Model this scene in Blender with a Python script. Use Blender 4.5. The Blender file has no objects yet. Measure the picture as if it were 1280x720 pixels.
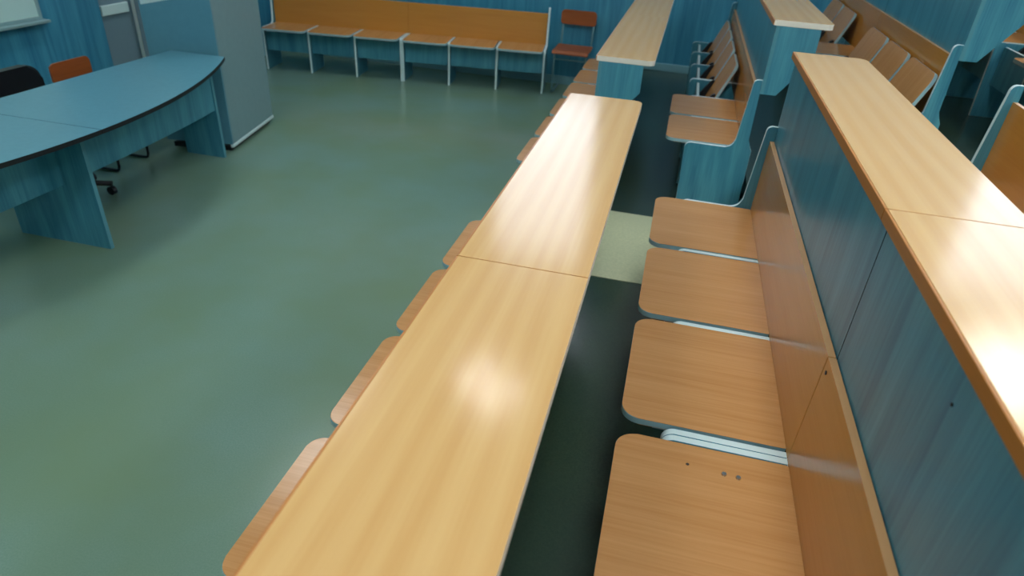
import bpy, bmesh, math, random
from mathutils import Vector, Matrix
random.seed(4)
sc = bpy.context.scene
COL = sc.collection

# ------------------------------------------------------------------ helpers
def srgb(r, g, b):
    f = lambda c: (c/255/12.92) if c/255 <= .04045 else ((c/255+.055)/1.055)**2.4
    return (f(r), f(g), f(b), 1)

class NT:
    def __init__(s, name):
        s.m = bpy.data.materials.new(name); s.m.use_nodes = True
        s.t = s.m.node_tree; s.n = s.t.nodes; s.l = s.t.links
        s.b = s.n['Principled BSDF']
    def add(s, typ, **kw):
        nd = s.n.new(typ)
        for k, v in kw.items(): setattr(nd, k, v)
        return nd
    def link(s, a, b): s.l.new(a, b)

def plain(name, c, rough=.4, metal=0, spec=.5, coat=0):
    t = NT(name); b = t.b
    b.inputs['Base Color'].default_value = c; b.inputs['Roughness'].default_value = rough
    b.inputs['Metallic'].default_value = metal; b.inputs['Specular IOR Level'].default_value = spec
    b.inputs['Coat Weight'].default_value = coat
    return t.m

def grain(name, c1, c2, axis, fine=60, long=1.6, rough=.28, spec=.5, contrast=(.3, .7), streak=.35, rings=False):
    """laminate with wood grain running along `axis` (0,1,2)"""
    t = NT(name); b = t.b
    tc = t.add('ShaderNodeTexCoord'); oi = t.add('ShaderNodeObjectInfo')
    mul = t.add('ShaderNodeMath', operation='MULTIPLY'); mul.inputs[1].default_value = 37.0
    t.link(oi.outputs['Random'], mul.inputs[0])
    off = t.add('ShaderNodeVectorMath', operation='ADD')
    t.link(tc.outputs['Object'], off.inputs[0]); t.link(mul.outputs[0], off.inputs[1])
    def noise(sc_across, sc_along, detail, dist=0):
        mp = t.add('ShaderNodeMapping'); s = [sc_across]*3; s[axis] = sc_along
        mp.inputs['Scale'].default_value = s
        t.link(off.outputs[0], mp.inputs[0])
        nz = t.add('ShaderNodeTexNoise'); nz.inputs['Scale'].default_value = 1; nz.inputs['Detail'].default_value = detail
        nz.inputs['Distortion'].default_value = dist
        t.link(mp.outputs[0], nz.inputs['Vector']); return nz.outputs['Fac']
    a = noise(fine*.22, long*.45, 4, .6); f = noise(fine*2.2, long*2.5, 3)
    mx = t.add('ShaderNodeMix'); mx.data_type = 'FLOAT'; mx.inputs[0].default_value = streak
    t.link(a, mx.inputs[2]); t.link(f, mx.inputs[3])
    val = mx.outputs[0]
    if rings:
        mp = t.add('ShaderNodeMapping'); s = [5.0]*3; s[axis] = .5; mp.inputs['Scale'].default_value = s
        t.link(off.outputs[0], mp.inputs[0])
        wv = t.add('ShaderNodeTexWave', wave_type='BANDS', bands_direction='X'); wv.inputs['Scale'].default_value = 1.1
        wv.inputs['Distortion'].default_value = 5.5; wv.inputs['Detail'].default_value = 2; wv.inputs['Detail Scale'].default_value = .7
        t.link(mp.outputs[0], wv.inputs['Vector'])
        m2 = t.add('ShaderNodeMix'); m2.data_type = 'FLOAT'; m2.inputs[0].default_value = .25
        t.link(val, m2.inputs[2]); t.link(wv.outputs['Fac'], m2.inputs[3]); val = m2.outputs[0]
    rp = t.add('ShaderNodeValToRGB'); e = rp.color_ramp.elements
    e[0].position, e[1].position = contrast; e[0].color = c1; e[1].color = c2
    t.link(val, rp.inputs[0]); t.link(rp.outputs[0], b.inputs['Base Color'])
    b.inputs['Roughness'].default_value = rough; b.inputs['Specular IOR Level'].default_value = spec
    return t.m

def mottled(name, c1, c2, scale, rough=(.25, .4), spec=.5, c3=None, bump=0):
    t = NT(name); b = t.b
    tc = t.add('ShaderNodeTexCoord')
    n1 = t.add('ShaderNodeTexNoise'); n1.inputs['Scale'].default_value = scale; n1.inputs['Detail'].default_value = 5; n1.inputs['Roughness'].default_value = .7
    n2 = t.add('ShaderNodeTexNoise'); n2.inputs['Scale'].default_value = 1.3; n2.inputs['Detail'].default_value = 3
    t.link(tc.outputs['Object'], n1.inputs['Vector']); t.link(tc.outputs['Object'], n2.inputs['Vector'])
    rp = t.add('ShaderNodeValToRGB'); e = rp.color_ramp.elements
    e[0].position, e[1].position = .35, .65; e[0].color = c1; e[1].color = c2
    t.link(n1.outputs['Fac'], rp.inputs[0])
    out = rp.outputs[0]
    if c3:
        r2 = t.add('ShaderNodeValToRGB'); q = r2.color_ramp.elements; q[0].position, q[1].position = .2, .8; r2.color_ramp.interpolation = 'EASE'
        q[0].color = (0, 0, 0, 1); q[1].color = (1, 1, 1, 1)
        t.link(n2.outputs['Fac'], r2.inputs[0])
        mx = t.add('ShaderNodeMix'); mx.data_type = 'RGBA'
        t.link(r2.outputs[0], mx.inputs[0]); t.link(out, mx.inputs[6]); mx.inputs[7].default_value = c3
        out = mx.outputs[2]
    t.link(out, b.inputs['Base Color'])
    mr = t.add('ShaderNodeMapRange'); mr.inputs['To Min'].default_value, mr.inputs['To Max'].default_value = rough
    mr.inputs['From Min'].default_value, mr.inputs['From Max'].default_value = .1, .9
    t.link(n2.outputs['Fac'], mr.inputs[0]); t.link(mr.outputs[0], b.inputs['Roughness'])
    b.inputs['Specular IOR Level'].default_value = spec
    if bump:
        n3 = t.add('ShaderNodeTexNoise'); n3.inputs['Scale'].default_value = 45; n3.inputs['Detail'].default_value = 4; n3.inputs['Distortion'].default_value = 1.2
        t.link(tc.outputs['Object'], n3.inputs['Vector'])
        bp = t.add('ShaderNodeBump'); bp.inputs['Strength'].default_value = bump; bp.inputs['Distance'].default_value = .004
        t.link(n3.outputs['Fac'], bp.inputs['Height']); t.link(bp.outputs[0], b.inputs['Normal'])
    return t.m

def emit(name, c, s):
    t = NT(name); t.b.inputs['Emission Color'].default_value = c; t.b.inputs['Emission Strength'].default_value = s
    t.b.inputs['Base Color'].default_value = c
    return t.m

# ------------------------------------------------------------------ materials
M = {}
M['desk_wood'] = grain('beech laminate desk', srgb(198, 154, 95), srgb(211, 174, 117), 1, fine=60, rough=.16, spec=.66, rings=True, contrast=(.2, .8), streak=.45)
M['seat_wood'] = grain('beech laminate seat', srgb(184, 130, 76), srgb(204, 152, 98), 0, fine=80, rough=.22, streak=.5)
M['back_wood'] = grain('beech laminate backrest', srgb(184, 126, 54), srgb(196, 138, 64), 1, fine=50, rough=.2)
M['edge_wood'] = grain('wooden edge band', srgb(170, 108, 44), srgb(190, 126, 60), 1, fine=60, rough=.35)
M['edge_light'] = grain('light wooden edge', srgb(200, 150, 100), srgb(212, 164, 114), 1, fine=60, rough=.35)
M['blue'] = grain('blue stained laminate', srgb(38, 106, 134), srgb(88, 162, 180), 2, fine=60, long=2.2, rough=.3, contrast=(.28, .72))
M['blue_wall'] = grain('blue wall laminate', srgb(34, 108, 144), srgb(78, 160, 188), 2, fine=60, long=1.6, rough=.32, contrast=(.28, .72))
M['pale'] = plain('pale edge band', srgb(208, 230, 234), .3)
M['skirting'] = plain('skirting', srgb(120, 170, 182), .4)
M['desk_edge'] = plain('desk edge band', srgb(226, 222, 212), .35)
M['teal_edge'] = plain('teal edge band', srgb(82, 142, 158), .35)
M['grey_edge'] = plain('slate edge band', srgb(150, 188, 198), .35)
M['black'] = plain('black plastic', srgb(16, 18, 24), .45)
M['hole'] = plain('dark hole', srgb(30, 18, 12), .8)
M['chrome'] = plain('screw steel', srgb(200, 200, 200), .25, metal=1)
M['top_blue'] = mottled('blue grey desktop', srgb(84, 140, 158), srgb(90, 146, 164), 30, (.28, .34))
M['cab'] = mottled('grey blue cabinet', srgb(120, 151, 157), srgb(124, 155, 161), 20, (.4, .5))
M['cab_front'] = mottled('blue cabinet door', srgb(84, 140, 160), srgb(88, 144, 164), 20, (.35, .45))
M['floor'] = mottled('green linoleum', srgb(106, 138, 128), srgb(122, 152, 142), 160, (.17, .26), c3=srgb(110, 136, 108))
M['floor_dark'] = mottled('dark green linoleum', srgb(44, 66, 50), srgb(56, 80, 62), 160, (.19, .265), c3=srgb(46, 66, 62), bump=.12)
M['beige'] = mottled('cream linoleum', srgb(176, 184, 148), srgb(206, 208, 172), 70, (.35, .45), c3=srgb(186, 194, 164))
M['white'] = plain('white paint', srgb(225, 228, 228), .7)
M['grey_wall'] = plain('grey wall paint', srgb(112, 138, 150), .6)
M['board'] = plain('whiteboard enamel', srgb(190, 226, 224), .2)
M['alu'] = plain('board aluminium', srgb(150, 185, 190), .35, metal=.3)
M['chair_wood'] = grain('orange plywood', srgb(132, 66, 24), srgb(164, 88, 40), 1, fine=40, rough=.42)
M['chair_metal'] = plain('grey green steel', srgb(98, 140, 148), .4, metal=.2)
M['dark_metal'] = plain('black steel', srgb(20, 22, 26), .4, metal=.3)
M['leather'] = plain('black leatherette', srgb(14, 16, 22), .4)
M['fabric'] = plain('black seat cloth', srgb(20, 22, 28), .8)
M['pipe'] = plain('painted pipe', srgb(236, 244, 247), .35)
M['paper'] = plain('paper', srgb(200, 226, 226), .6)
M['lamp'] = emit('fill panel glow', (.96, 1, .99, 1), 11.5)  # glow of the added fill panels under the ceiling
M['bulb'] = emit('lamp bulb', (1, .99, .97, 1), 46)
M['frame'] = plain('window frame', srgb(225, 228, 228), .4)
g = NT('window glass')
tr = g.add('ShaderNodeBsdfTransparent'); gl = g.add('ShaderNodeBsdfGlossy'); gl.inputs['Roughness'].default_value = .02
mxs = g.add('ShaderNodeMixShader'); mxs.inputs[0].default_value = .06
g.link(tr.outputs[0], mxs.inputs[1]); g.link(gl.outputs[0], mxs.inputs[2])
g.link(mxs.outputs[0], g.n['Material Output'].inputs[0]); M['glass'] = g.m

# ------------------------------------------------------------------ mesh tools
def build(name, bm, mats, parent=None, loc=None, smooth=False):
    me = bpy.data.meshes.new(name)
    bmesh.ops.recalc_face_normals(bm, faces=bm.faces[:])
    bm.to_mesh(me); bm.free()
    for m in (mats if isinstance(mats, (list, tuple)) else [mats]): me.materials.append(M[m])
    if smooth:
        for p in me.polygons: p.use_smooth = True
    o = bpy.data.objects.new(name, me); COL.objects.link(o)
    if parent: o.parent = parent
    if loc is not None: o.location = loc
    return o

def tag(o, label, cat, group=None, kind=None):
    if label: o['label'] = label
    if cat: o['category'] = cat
    if group: o['group'] = group
    if kind: o['kind'] = kind
    return o

def empty(name, loc=(0, 0, 0), rz=0, label=None, cat=None, group=None):
    o = bpy.data.objects.new(name, None); COL.objects.link(o)
    o.empty_display_size = .1; o.location = loc; o.rotation_euler = (0, 0, rz)
    return tag(o, label, cat, group)

def box(bm, x0, x1, y0, y1, z0, z1, mi=0, bev=0):
    r = bmesh.ops.create_cube(bm, size=1)
    bmesh.ops.scale(bm, vec=(x1-x0, y1-y0, z1-z0), verts=r['verts'])
    bmesh.ops.translate(bm, vec=((x0+x1)/2, (y0+y1)/2, (z0+z1)/2), verts=r['verts'])
    fs = list({f for v in r['verts'] for f in v.link_faces})
    for f in fs: f.material_index = mi
    if bev:
        es = list({e for v in r['verts'] for e in v.link_edges})
        bmesh.ops.bevel(bm, geom=es, offset=bev, segments=2, affect='EDGES', profile=.5)
    return bm

def rounded(pts, radii, seg=6):
    """polygon with rounded corners"""
    out = []; n = len(pts)
    for i in range(n):
        p = Vector(pts[i]); r = radii[i] if isinstance(radii, (list, tuple)) else radii
        if r <= 0: out.append(tuple(p)); continue
        a = (Vector(pts[i-1])-p); b = (Vector(pts[(i+1) % n])-p)
        la, lb = a.length, b.length; a.normalize(); b.normalize()
        ang = a.angle(b); d = min(r/math.tan(ang/2), la*.49, lb*.49); rr = d*math.tan(ang/2)
        c = p+(a+b).normalized()*(rr/math.sin(ang/2))
        s = p+a*d-c; e = p+b*d-c
        t0 = math.atan2(s.y, s.x); t1 = math.atan2(e.y, e.x); dt = t1-t0
        while dt > math.pi: dt -= 2*math.pi
        while dt < -math.pi: dt += 2*math.pi
        for k in range(seg+1):
            t = t0+dt*k/seg; out.append((c.x+rr*math.cos(t), c.y+rr*math.sin(t)))
    return out

def prism(bm, poly, axis, a0, a1, face=0, edge=0, edge_of=None, bev=0):
    """extrude a 2-D outline along an axis: axis 2 -> poly is (x,y); axis 1 -> (x,z); axis 0 -> (y,z)"""
    def P(u, v, w): return (u, v, w) if axis == 2 else (u, w, v) if axis == 1 else (w, u, v)
    A = [bm.verts.new(P(u, v, a0)) for u, v in poly]; B = [bm.verts.new(P(u, v, a1)) for u, v in poly]
    f0 = bm.faces.new(A[::-1]); f1 = bm.faces.new(B); f0.material_index = f1.material_index = face
    n = len(poly); caps = [f0, f1]
    for i in range(n):
        f = bm.faces.new((A[i], A[(i+1) % n], B[(i+1) % n], B[i])); f.smooth = False
        f.material_index = edge_of(poly[i], poly[(i+1) % n]) if edge_of else edge
    if bev:
        es = list({e for f in caps for e in f.edges})
        bmesh.ops.bevel(bm, geom=es, offset=bev, segments=2, affect='EDGES', profile=.5, material=-1)
    return bm

def tube(bm, pts, r, seg=10, mi=0, closed_ends=True):
    pts = [Vector(p) for p in pts]; rings = []
    for i, p in enumerate(pts):
        d = (pts[min(i+1, len(pts)-1)]-pts[max(i-1, 0)]).normalized()
        ref = Vector((0, 0, 1)) if abs(d.z) < .9 else Vector((0, 1, 0))
        u = d.cross(ref).normalized(); w = d.cross(u)
        rings.append([bm.verts.new(p+u*r*math.cos(2*math.pi*k/seg)+w*r*math.sin(2*math.pi*k/seg)) for k in range(seg)])
    for a, b in zip(rings, rings[1:]):
        for k in range(seg):
            f = bm.faces.new((a[k], a[(k+1) % seg], b[(k+1) % seg], b[k])); f.material_index = mi; f.smooth = True
    if closed_ends:
        for rg in (rings[0][::-1], rings[-1]):
            f = bm.faces.new(rg); f.material_index = mi
    return bm

def bendpath(pts, r, seg=5):
    """polyline with rounded bends (3-D)"""
    pts = [Vector(p) for p in pts]; out = [pts[0]]
    for i in range(1, len(pts)-1):
        p = pts[i]; a = (pts[i-1]-p).normalized(); b = (pts[i+1]-p).normalized()
        s, e = p+a*r, p+b*r
        for k in range(seg+1):
            t = k/seg; out.append((1-t)**2*s+2*t*(1-t)*p+t*t*e)
    return out+[pts[-1]]

def struct(name, bm, mats, label=None):
    o = build(name, bm, mats); o['kind'] = 'structure'
    if label: o['label'] = label
    return o
def NB(): return bmesh.new()

# ------------------------------------------------------------------ dimensions
PX, PZ = .868, .2656          # one tier: sideways and upwards
P = .532                      # seat pitch
L = 3*P                       # a module of three seats
Y1, Y2 = 2.926, 3.764         # the aisle lies between the two blocks
RIS = -.362                   # first riser
WX, WR, WF, WB = -4.75, 6.0, 7.62, -4.2
CEIL = 4.8

# ------------------------------------------------------------------ room
struct('floor', box(NB(), WX-.2, RIS, WB-.2, WF+.2, -.1, 0), 'floor')
for k in range(1, 6):
    x0 = RIS+(k-1)*PX; x1 = x0+PX if k < 5 else WR+.2
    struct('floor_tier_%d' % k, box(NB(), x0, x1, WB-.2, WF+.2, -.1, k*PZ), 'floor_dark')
    struct('floor_aisle_%d' % k, box(NB(), x0+.002, x1-.002, 2.86, 3.675, k*PZ, k*PZ+.003), 'beige')
b = NB()
for x0, x1, z0, z1 in [(WX-.2, WR+.2, -.1, 2.3), (WX-.2, -2.0, 2.3, 4.6), (-.72, 3.3, 2.3, 4.6), (5.2, WR+.2, 2.3, 4.6), (WX-.2, WR+.2, 4.6, CEIL+.1)]:
    box(b, x0, x1, WF, WF+.2, z0, z1)
struct('wall_far', b, 'white')
struct('wall_far_cladding', box(NB(), WX, WR, WF-.02, WF, 0, 2.15), 'blue_wall')
b = NB()
box(b, WX-.2, WX, WB-.2, WF+.2, -.1, CEIL+.1); struct('wall_left', b, 'grey_wall')
struct('wall_left_cladding', prism(NB(), [(WX, .0), (WX+.025, 0), (WX+.025, 2.15), (WX, 2.15)], 1, WB, 4.94, 0, 0), 'blue_wall')
struct('wall_left_cladding_2', box(NB(), WX, WX+.025, 5.9, WF-.02, 0, 2.15), 'blue_wall')
struct('wall_right', box(NB(), WR, WR+.2, WB-.2, WF+.2, -.1, CEIL+.1), 'white')
struct('wall_back', box(NB(), WX-.2, WR+.2, WB-.2, WB, -.1, CEIL+.1), 'white')
struct('ceiling', box(NB(), WX-.2, WR+.2, WB-.2, WF+.2, CEIL, CEIL+.1), 'white')
b = NB(); box(b, WX, RIS, WF-.035, WF-.02, 0, .09, 0, .004); struct('baseboard_far', b, 'skirting')
for k in range(1, 3):
    b = NB(); box(b, RIS+(k-1)*PX, RIS+k*PX, WF-.035, WF-.02, k*PZ, k*PZ+.08, 0, .004); struct('baseboard_tier_%d' % k, b, 'skirting')
b = NB(); box(b, WX, WX+.02, 4.965, 5.27, .75, .83, 0, .004); struct('trim_1', b, 'paper')
for i, (x0, x1) in enumerate([(-2.0, -.72), (3.3, 5.2)]):
    fr = NB(); w = .06
    box(fr, x0, x1, WF+.04, WF+.12, 2.3, 2.3+w); box(fr, x0, x1, WF+.04, WF+.12, 4.6-w, 4.6)
    xm = (x0+x1)/2
    for a, c in ((x0, x0+w), (x1-w, x1)): box(fr, a, c, WF+.04, WF+.12, 2.3+w, 4.6-w)
    win = struct('window_%d' % (i+1), fr, 'frame')
    gp = build('pane', box(NB(), x0+w, x1-w, WF+.07, WF+.078, 2.3+w, 4.6-w), 'glass', win)

# ------------------------------------------------------------------ benches
def panel_poly(upright):
    if upright:
        pts = [(.145, 0), (.13, .446), (.392, .444), (.421, .822), (.4605, .822), (.4605, .5), (.49, .44), (.49, 0)]
        return rounded(pts, [0, .03, .05, .035, 0, 0, 0, 0], 7)
    pts = [(.145, 0), (.13, .448), (.4355, .448), (.4355, .43), (.49, .43), (.49, 0)]
    return rounded(pts, [0, .03, 0, 0, 0, 0], 7)
SEAT_W, SEAT_X0, SEAT_X1 = .488, .02, .4355
HX, HZ = SEAT_X1, .44     # seats are built about their rear edge

def seat_mesh():
    bm = NB(); w = SEAT_W/2; dpt = SEAT_X1-SEAT_X0
    poly = rounded([(-dpt, -w), (0, -w), (0, w), (-dpt, w)], [.05, .004, .004, .05], 8)
    prism(bm, poly, 2, -.009, .011, 0, 1, bev=.0025)
    return bm
ps = build('seat', seat_mesh(), ['seat_wood', 'grey_edge'])
SEAT_ME = ps.data; bpy.data.objects.remove(ps)
ph = build('hinge_bracket', prism(NB(), rounded([(-.2, -.0095), (-.02, -.0095), (-.02, -.03), (-.06, -.055), (-.17, -.035)], .008, 3), 1, -.012, .012), 'black')
HINGE_ME = ph.data; bpy.data.objects.remove(ph)
PANELS = {}
for up in (0, 1):
    bm = prism(NB(), panel_poly(up), 1, -.011, .011, 0, 1, bev=.003)
    o = build('side_panel', bm, ['blue', 'pale']); PANELS[up] = o.data; bpy.data.objects.remove(o)

def child(name, me, parent, loc=(0, 0, 0), rot=(0, 0, 0)):
    o = bpy.data.objects.new(name, me); COL.objects.link(o); o.parent = parent
    o.location = loc; o.rotation_euler = rot
    return o

def bench(loc, rz, label, group, up=None, folded=(), tilt=67, apron=True):
    """three-seat bench; local x runs from the knees to the back, y along the row. up: 0 near end, 1 far end carries the tall panel"""
    t = empty('lecture_bench', loc, rz, label, 'bench', group)
    for i in range(4):
        y = [.0115, P, 2*P, L-.0115][i]
        tall = (i == 0 and up == 0) or (i == 3 and up == 1)
        child('side_panel', PANELS[1 if tall else 0], t, (0, y, 0))
    for i in range(3):
        y = P*(i+.5)+(.008 if i == 0 else -.008 if i == 2 else 0)
        if i in folded:
            s = child('seat', SEAT_ME, t, (.255, y, .31), (0, math.radians(180-tilt), 0))
            s.location = (.408-math.cos(math.radians(tilt))*.412, y, .665-math.sin(math.radians(tilt))*.412)
        else:
            s = child('seat', SEAT_ME, t, (HX, y, HZ))
        for q in (-1, 1): child('hinge_bracket', HINGE_ME, s, (0, q*(SEAT_W/2-.03), 0))
    y0, y1 = (.0232 if up == 0 else .001), (L-.0232 if up == 1 else L-.001)
    bm = NB()
    prism(bm, [(.436, .445), (.4415, .762), (.4585, .762), (.453, .445)], 1, y0, y1, 0, 0,
          edge_of=lambda a, c: 1 if a[1] > .7 and c[1] > .7 else 0, bev=.002)
    bk = build('backrest', bm, ['back_wood', 'edge_light'], t)
    if apron:
        bm = NB()
        for i in range(3):
            ys = [.023, P+.0112, 2*P+.0112][i]; ye = [P-.0112, 2*P-.0112, L-.023][i]
            prism(bm, [(.185, .2), (.203, .2), (.203, .424), (.185, .424)], 1, ys, ye, 0, 0, edge_of=lambda a, c: 1 if a[1] > .4 and c[1] > .4 else 0)
        build('apron', bm, ['blue', 'pale'], t)
    return t

def desk(loc, label, group, width, end=None):
    """narrow writing desk behind a bench. end: 0 near, 1 far end is the end of the row"""
    t = empty('writing_desk', loc, 0, label, 'desk', group)
    x0, x1, zt = .4425, .4425+width, 1.121
    rad = [0, .035 if end == 0 else 0, .035 if end == 1 else 0, 0]
    x0 += .005
    poly = rounded([(x0, .001), (x1, .001), (x1, L-.001), (x0, L-.001)], [r if r else 0 for r in rad], 8)
    bm = prism(NB(), poly, 2, zt-.027, zt, 0, 1, edge_of=lambda a, c: 2 if (abs(a[0]-x0) < 1e-4 and abs(c[0]-x0) < 1e-4) or (abs(a[1]-c[1]) < 1e-4 and abs(a[1]-(.001 if end == 1 else L-.001)) < 1e-4) else 1, bev=.0012)
    build('desktop', bm, ['desk_wood', 'desk_edge', 'edge_wood'], t)
    x0 -= .005
    build('edge_strip', box(NB(), x0, x0+.0052, .001, L-.001, zt-.0255, zt-.0006, 0, .0012), 'edge_wood', t)
    bm = NB()
    xp = .4610
    prism(bm, [(xp, .0022), (xp+.018, .0022), (xp+.018, L-.0022), (xp, L-.0022)], 2, .752, zt-.027, 0, 1,
          edge_of=lambda a, c: (1 if abs(a[1]-(.0022 if end == 0 else L-.0022)) < 1e-4 else 2) if abs(a[1]-c[1]) < 1e-4 else 0)
    build('front_panel', bm, ['blue', 'teal_edge', 'hole'], t)
    for y in (.012, L-.012):
        bm = NB()
        prism(bm, [(xp+.018, .752), (xp+.08, .752), (x1-.055, .945), (x1-.055, zt-.025), (xp+.018, zt-.025)], 1, y-.009, y+.009, 0, 0)
        build('bracket_panel', bm, ['blue', 'teal_edge'], t)
    return t

def rowloc(k, y): return ((k-1)*PX, y, k*PZ)
GN, GF = 'benches of the near block', 'benches of the far block'
DN, DF = 'writing desks of the near block', 'writing desks of the far block'
# near block, rows 0..2 (0 = on the green floor)
bench(rowloc(0, Y1-L), 0, 'front row bench with three seats peeking out left of the glaring central desktop', GN, 1)
bench(rowloc(0, Y1-2*L), 0, 'front row bench whose seat corner shows at the bottom edge beside the nearest desktop', GN, 0)
B1 = bench(rowloc(1, Y1-L), 0, 'bench with three lowered seats and a tall rounded end panel beside the cream floor strip', GN, 1)
B2 = bench(rowloc(1, Y1-2*L), 0, 'nearest bench, its single visible seat carrying two screws', GN, 0)
bench((rowloc(2, 0)[0]-.05, Y1-L, 2*PZ), 0, 'bench at the right edge, only its pale-edged end panel and backrest showing', GN, 1)
desk(rowloc(0, Y1-L), 'central writing desk with broad white glare, ending at the aisle', DN, .318, 1)
desk(rowloc(0, Y1-2*L), 'nearest writing desk, plain yellow beech top running out of the bottom of the photo', DN, .318, 0)
desk(rowloc(1, Y1-L), 'raised writing desk ending in a pointed corner, behind the three lowered seats', DN, .272, 1)
desk(rowloc(1, Y1-2*L), 'raised writing desk with bright glare at the right edge', DN, .272, 0)
# far block
bench(rowloc(0, Y2), 0, 'far front row bench, three seats showing left of the glaring desktop tip', GF, 0)
bench(rowloc(0, Y2+L), 0, 'far block front row bench, three seats beside the wooden chair near the blue wall', GF, 1)
bench(rowloc(1, Y2), 0, 'bench with two lowered seats and one tipped up behind a blue end panel', GF, 0, folded=(2,))
bench(rowloc(1, Y2+L), 0, 'bench by the blue far wall with three tipped up seats in a row', GF, 1, folded=(0, 1, 2))
bench(rowloc(2, Y2), 0, 'upper bench with three tipped up seats behind a blue end panel with white edge', GF, 0, folded=(0, 1, 2))
bench(rowloc(2, Y2+L), 0, 'upper bench with one lowered seat next to tipped up ones, behind the small far desktop', GF, 1, folded=(1, 2))
bench(rowloc(3, Y2), 0, 'topmost bench in the upper right corner, orange seats above the black gap', GF, 0, folded=(1,))
bench(rowloc(3, Y2+L), 0, 'topmost bench cut off by the upper right corner, farther from the aisle', GF, 1)
desk(rowloc(0, Y2), 'far front row writing desk with blue end panel beside the lowered seats', DF, .318, 0)
desk(rowloc(0, Y2+L), 'far front row writing desk running up to the blue wall at the top edge', DF, .318, 1)
desk(rowloc(1, Y2), 'second row far desk with white end edge over a blue end panel', DF, .29, 0)
desk(rowloc(1, Y2+L), 'second row far desk cut by the top edge, farther from the aisle', DF, .29, 1)
desk(rowloc(2, Y2), 'third row far desk showing only a blue front and cut-off end panel', DF, .29, 0)
desk(rowloc(2, Y2+L), 'third row far desk of which only the blue front shows above the brown backrest', DF, .29, 1)
# bench along the far wall (faces the viewer)
WA = .1239
wx, wy = -4.3686, 6.699
def wall_bench(i, label, up):
    # local +y runs along the wall to the left, +x goes to the wall
    s0 = (i+1)*3*.5109
    o = bench((0, 0, 0), 0, label, 'benches along the far wall', up)
    o.rotation_euler = (0, 0, math.pi/2+WA)
    ex, ey = math.cos(WA), math.sin(WA)
    fx, fy = wx+s0*ex, wy+s0*ey
    nx, ny = -math.sin(WA), math.cos(WA)
    o.location = (fx-nx*.145, fy-ny*.145, 0)
    o.scale = (1, .5109/P, 1)
    return o
wall_bench(0, 'wall bench half with three seats next to the grey cabinet', 1)
wall_bench(1, 'wall bench half with three seats next to the wooden chair', 0)

# seat details on the nearest bench and its backrest
near_seat = [c for c in B2.children if c.name.startswith('seat')][2]
def seat_disc(name, x, y, r, mat, h=.001):
    bm = NB(); bmesh.ops.create_cone(bm, cap_ends=True, segments=16, radius1=r, radius2=r*.8, depth=h)
    return build(name, bm, mat, near_seat, (x, y, .011+h/2-.0002))
seat_disc('screw', -.155, .168, .0068, 'chrome', .004); seat_disc('screw', -.122, .166, .0068, 'chrome', .004)
seat_disc('screw_hole', -.24, .176, .0045, 'hole')
bk = [c for c in B2.children if c.name.startswith('backrest')][0]
bm = NB(); bmesh.ops.create_cone(bm, cap_ends=True, segments=12, radius1=.005, radius2=.005, depth=.002)
bmesh.ops.rotate(bm, cent=(0, 0, 0), matrix=Matrix.Rotation(math.pi/2, 3, 'Y'), verts=bm.verts[:])
build('screw_hole', bm, 'hole', bk, (.4402, L-.025, .735))

DC = [o for o in COL.objects if o.get('label', '').startswith('raised writing desk with bright glare')][0]
fp = [c for c in DC.children if c.name.startswith('front_panel')][0]
bm = NB(); bmesh.ops.create_cone(bm, cap_ends=True, segments=12, radius1=.003, radius2=.003, depth=.002)
bmesh.ops.rotate(bm, cent=(0, 0, 0), matrix=Matrix.Rotation(math.pi/2, 3, 'Y'), verts=bm.verts[:])
build('screw_hole', bm, 'hole', fp, (.4606, .853-(Y1-2*L), 1.29-PZ))

# ------------------------------------------------------------------ lecturer's desk
ld = empty('lecturer_desk', (-3.2, 2.62, 0), 0, 'blue lecturer desk with a curved front edge and black underside trim, before the grey cabinet', 'desk')
def bow(y):       # front edge of the top, local x, |y| <= 1.53
    return .53-.40*(abs(y)/1.585)**2
def half_top(s):
    n = 20; pts = [(-.30, .001*s)]
    pts += [(bow(s*1.585*i/n)-.0, s*max(.001, 1.585*i/n)) for i in range(n+1)]
    pts += [(-.30, s*1.585)]
    if s < 0: pts = pts[::-1]
    return pts
for s in (1, -1):
    build('desktop', prism(NB(), half_top(s), 2, .722, .745, 0, 1, bev=.002), ['top_blue', 'black'], ld)
for y in (1.56, .09, -1.56):
    xf = .30 if abs(y) < 1 else .02
    bm = prism(NB(), [(-.3, .03), (xf-.03, .03), (xf, .0), (xf-.01, .72), (-.3, .72)] if 0 else [(-.30, 0), (xf, 0), (xf-.01, .722), (-.30, .722)], 1, y-.012, y+.012, 0, 1)
    build('side_panel', bm, ['blue', 'teal_edge'], ld)
for s in (1, -1):
    # curved modesty panel set back under the top
    bm = NB(); n = 12; outer = []; inner = []
    for i in range(n+1):
        a0 = .103 if s > 0 else -.077; y = s*(a0+(1.547-a0)*i/n); x = .11-.10*(abs(y)/1.53)**2
        outer.append((x, y)); inner.append((x-.018, y))
    prism(bm, (outer+inner[::-1]) if s > 0 else (outer+inner[::-1])[::-1], 2, .36, .722, 0, 0)
    build('modesty_panel', bm, ['blue', 'teal_edge'], ld)

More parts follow.
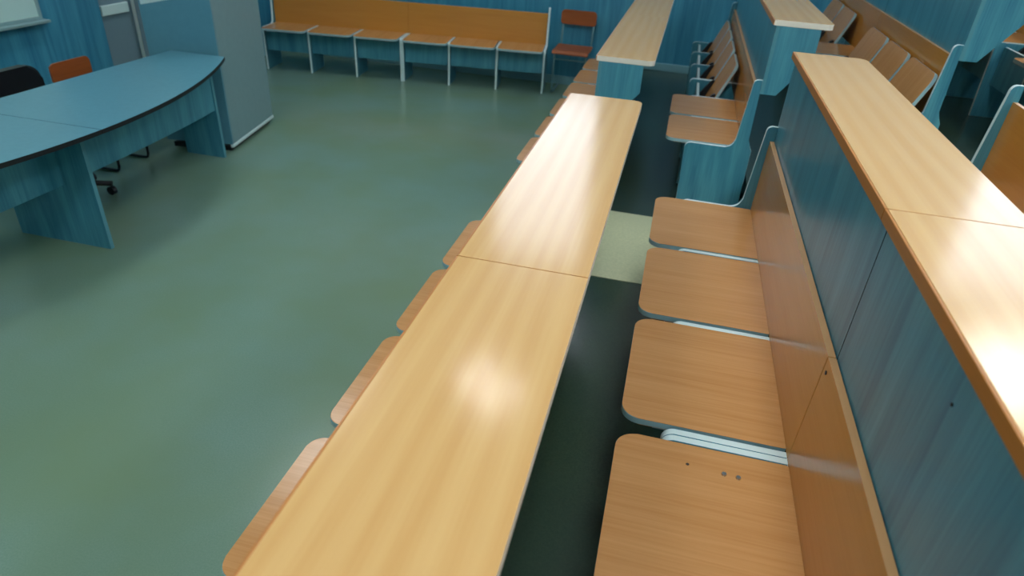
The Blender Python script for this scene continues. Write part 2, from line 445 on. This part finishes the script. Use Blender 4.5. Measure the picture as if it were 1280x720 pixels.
# ------------------------------------------------------------------ cabinet
cb = empty('cabinet', (-3.19, 4.30, 0), math.radians(9.5), 'tall grey cabinet beside the lecturer desk', 'cabinet')
cx0, cx1, cy0, cy1 = -.515, 0, 0, .79
build('carcass', box(NB(), cx0, cx1-.0, cy0+.018, cy1, .0605, 2.1, 0, .002), ['cab'], cb)
build('door', box(NB(), cx0, cx1, cy0, cy0+.017, .06, 2.1, 0, .002), ['cab_front'], cb)
build('bottom_rail', box(NB(), cx1-.02, cx1+.004, cy0+.004, cy1+.01, .035, .06, 0, .003), ['pale'], cb)
build('plinth', box(NB(), cx0+.03, cx1-.03, cy0+.03, cy1-.02, 0, .035), ['black'], cb)

# ------------------------------------------------------------------ chairs
def wood_chair(loc, rz, label, metal):
    """stacking chair, local +x is forward, origin on the floor under the seat middle"""
    t = empty('wooden_chair', loc, rz, label, 'chair')
    n = 8
    bm = NB()
    prof = [(-.19, .455), (-.1, .448), (.02, .446), (.12, .452), (.17, .448), (.195, .43)]
    prof2 = [(x, z-.012) for x, z in prof]
    prism(bm, prof+prof2[::-1], 1, -.19, .19, 0, 0, bev=.003); build('seat', bm, 'chair_wood', t)
    bm = NB()
    prism(bm, rounded([(-.19, .655), (.19, .655), (.19, .80), (-.19, .80)], [.025, .025, .04, .04], 5), 0, -.235, -.222, 0, 0, bev=.003)
    build('backrest', bm, 'chair_wood', t)
    for s in (-1, 1):
        y = s*.165
        bm = tube(NB(), bendpath([(-.246, y, .78), (-.215, y, .43), (.16, y, .425), (.15, y, .012), (-.2, y, .012), (-.235, y, .012)], .04), .011, 8)
        build('side_frame', bm, metal, t)
    bm = NB(); tube(bm, [(.15, -.165, .36), (.15, .165, .36)], .008, 8); tube(bm, [(-.17, -.165, .42), (-.17, .165, .42)], .008, 8)
    build('crossbar', bm, metal, t)
    return t
wood_chair((-1.08, 7.30, 0), -math.pi/2, 'wooden chair with grey metal frame against the blue far wall', 'chair_metal')
wc = wood_chair((-3.79, 3.80, 0), 0, 'orange wooden chair behind the lecturer desk', 'dark_metal'); wc.scale = (.88, .88, .88)

oc = empty('office_chair', (-3.66, 3.20, 0), 0, 'black padded office chair behind the lecturer desk at the left edge', 'chair')
bm = NB(); prism(bm, rounded([(-.26, .46), (.26, .46), (.26, .765), (-.26, .765)], [.05, .05, .09, .09], 6), 0, -.27, -.21, 0, 0, bev=.018)
build('backrest', bm, 'leather', oc)
bm = NB(); prism(bm, rounded([(-.2, -.24), (.24, -.24), (.24, .24), (-.2, .24)], .07, 5), 2, .43, .50, 0, 0, bev=.02); build('seat', bm, 'fabric', oc)
build('back_post', tube(NB(), bendpath([(-.05, 0, .42), (-.24, 0, .42), (-.275, 0, .62)], .06), .016, 8), 'dark_metal', oc)
build('gas_column', tube(NB(), [(0, 0, .08), (0, 0, .43)], .028, 12), 'dark_metal', oc)
for i in range(5):
    a = 2*math.pi*i/5+.5
    l = build('leg', tube(NB(), [(0, 0, .10), (.27*math.cos(a), .27*math.sin(a), .075)], .018, 8), 'black', oc)
    bm = NB(); bmesh.ops.create_cone(bm, cap_ends=True, segments=14, radius1=.028, radius2=.028, depth=.03)
    bmesh.ops.rotate(bm, cent=(0, 0, 0), matrix=Matrix.Rotation(math.pi/2, 3, 'X'), verts=bm.verts[:])
    build('caster', bm, 'black', l, (.26*math.cos(a), .26*math.sin(a), .028))

# ------------------------------------------------------------------ left wall fittings
wb = empty('whiteboard', (WX+.025, 2.9, .8), 0, 'whiteboard with a tray on the blue left wall, top left corner', 'whiteboard')
build('board', box(NB(), 0, .02, -1.45, 1.44, .04, 1.25), 'board', wb)
build('tray', box(NB(), 0, .075, -1.46, 1.47, -.002, .018, 0, .003), 'alu', wb)
bm = NB()
for y0, y1, z0, z1 in ((-1.46, 1.45, .02, .042), (-1.46, 1.45, 1.25, 1.275), (-1.46, -1.435, .042, 1.25), (1.425, 1.45, .042, 1.25)): box(bm, 0, .026, y0, y1, z0, z1)
build('frame', bm, 'alu', wb)
pp = build('heating_pipe', tube(NB(), [(0, 0, 0), (0, 0, 3.2)], .014, 14), 'pipe', None, (WX+.03, 5.31, 0))
tag(pp, 'pale vertical pipe on the grey wall left of the cabinet', 'pipe')
bm = NB(); prism(bm, [(-.50, 1.03), (-.24, 1.085), (-.24, 1.36), (-.50, 1.36)], 1, -.002, 0, 0, 0)
build('paper_notice', bm, 'paper', cb)['label'] = 'white paper sheet stuck to the cabinet door'

# ------------------------------------------------------------------ added fill panels and the pendant lamp (above the frame)
def fill_panel(x, y):  # unseen glowing panel, added to give the room soft overhead fill
    t = empty('fill_panel', (x, y, CEIL-.06), 0, 'added luminous fill panel under the ceiling, out of view', 'lamp', 'added fill panels')
    build('housing', box(NB(), -.45, .45, -.65, .65, .02, .06, 0, .006), 'white', t)
    build('diffuser', box(NB(), -.42, .42, -.62, .62, 0, .02), 'lamp', t)
for x in (.5, 3.6):
    for y in (-2.6, -.3, 2.0): fill_panel(x, y)
for x, y in ((-2.7, .7), (-3.1, 5.0), (3.75, 6.2)): fill_panel(x, y)  # extra fill for left-facing fronts and the wall bench, and for desktop glare
pl = empty('pendant_lamp', (-.86, 3.45, 3.3), 0, 'pendant lamp with four small bulbs', 'lamp')
build('rod', tube(NB(), [(0, 0, .05), (0, 0, CEIL-3.3)], .01, 8), 'alu', pl)
bm = NB(); tube(bm, [(-.17, 0, .05), (.17, 0, .05)], .008, 8); tube(bm, [(0, -.14, .05), (0, .14, .05)], .008, 8); build('arms', bm, 'alu', pl)
for dx, dy in ((-.16, .03), (.04, -.13), (.17, .0), (-.05, .14)):
    bm = NB(); bmesh.ops.create_uvsphere(bm, u_segments=12, v_segments=8, radius=.035)
    build('bulb', bm, 'bulb', pl, (dx, dy, .015), smooth=True)

# ------------------------------------------------------------------ sky through the windows
w = bpy.data.worlds.new('World'); sc.world = w; w.use_nodes = True
bg = w.node_tree.nodes['Background']; bg.inputs[0].default_value = (.78, .87, 1, 1); bg.inputs[1].default_value = 3.9
for x0, x1 in ((-2.0, -.72), (3.3, 5.2)):
    pd = bpy.data.lights.new('window_portal', 'AREA'); pd.shape = 'RECTANGLE'; pd.size = x1-x0; pd.size_y = 2.3
    pd.cycles.is_portal = True
    po = bpy.data.objects.new('window_portal', pd); COL.objects.link(po)
    po.location = ((x0+x1)/2, WF+.19, 3.45); po.rotation_euler = (-math.pi/2, 0, 0)

# ------------------------------------------------------------------ camera
F, YAW, PITCH, ROLL, ZC = 829.94, -.2110, .5418, .0674, 1.8766
fw = Vector((math.sin(YAW)*math.cos(PITCH), math.cos(YAW)*math.cos(PITCH), -math.sin(PITCH)))
rt = Vector((math.cos(YAW), -math.sin(YAW), 0)); up = rt.cross(fw)
c, s = math.cos(ROLL), math.sin(ROLL)
r2, u2 = c*rt+s*up, -s*rt+c*up
cd = bpy.data.cameras.new('camera'); cam = bpy.data.objects.new('camera', cd); COL.objects.link(cam)
cam.matrix_world = Matrix(((r2.x, u2.x, -fw.x, 0), (r2.y, u2.y, -fw.y, 0), (r2.z, u2.z, -fw.z, ZC), (0, 0, 0, 1)))
cd.sensor_width = 36; cd.lens = 36*F/1280; cd.clip_start = .02; cd.clip_end = 100
cd.dof.use_dof = True; cd.dof.focus_distance = 1.9; cd.dof.aperture_fstop = 3.2
sc.camera = cam

vs = sc.view_settings
vs.view_transform = 'Standard'; vs.look = 'None'; vs.gamma = 1; vs.exposure = .14; vs.use_curve_mapping = False
sc.display_settings.display_device = 'sRGB'
sc.cycles.use_denoising = True; sc.cycles.max_bounces = 8; sc.cycles.diffuse_bounces = 5; sc.cycles.caustics_reflective = False
sc.cycles.sample_clamp_indirect = 6
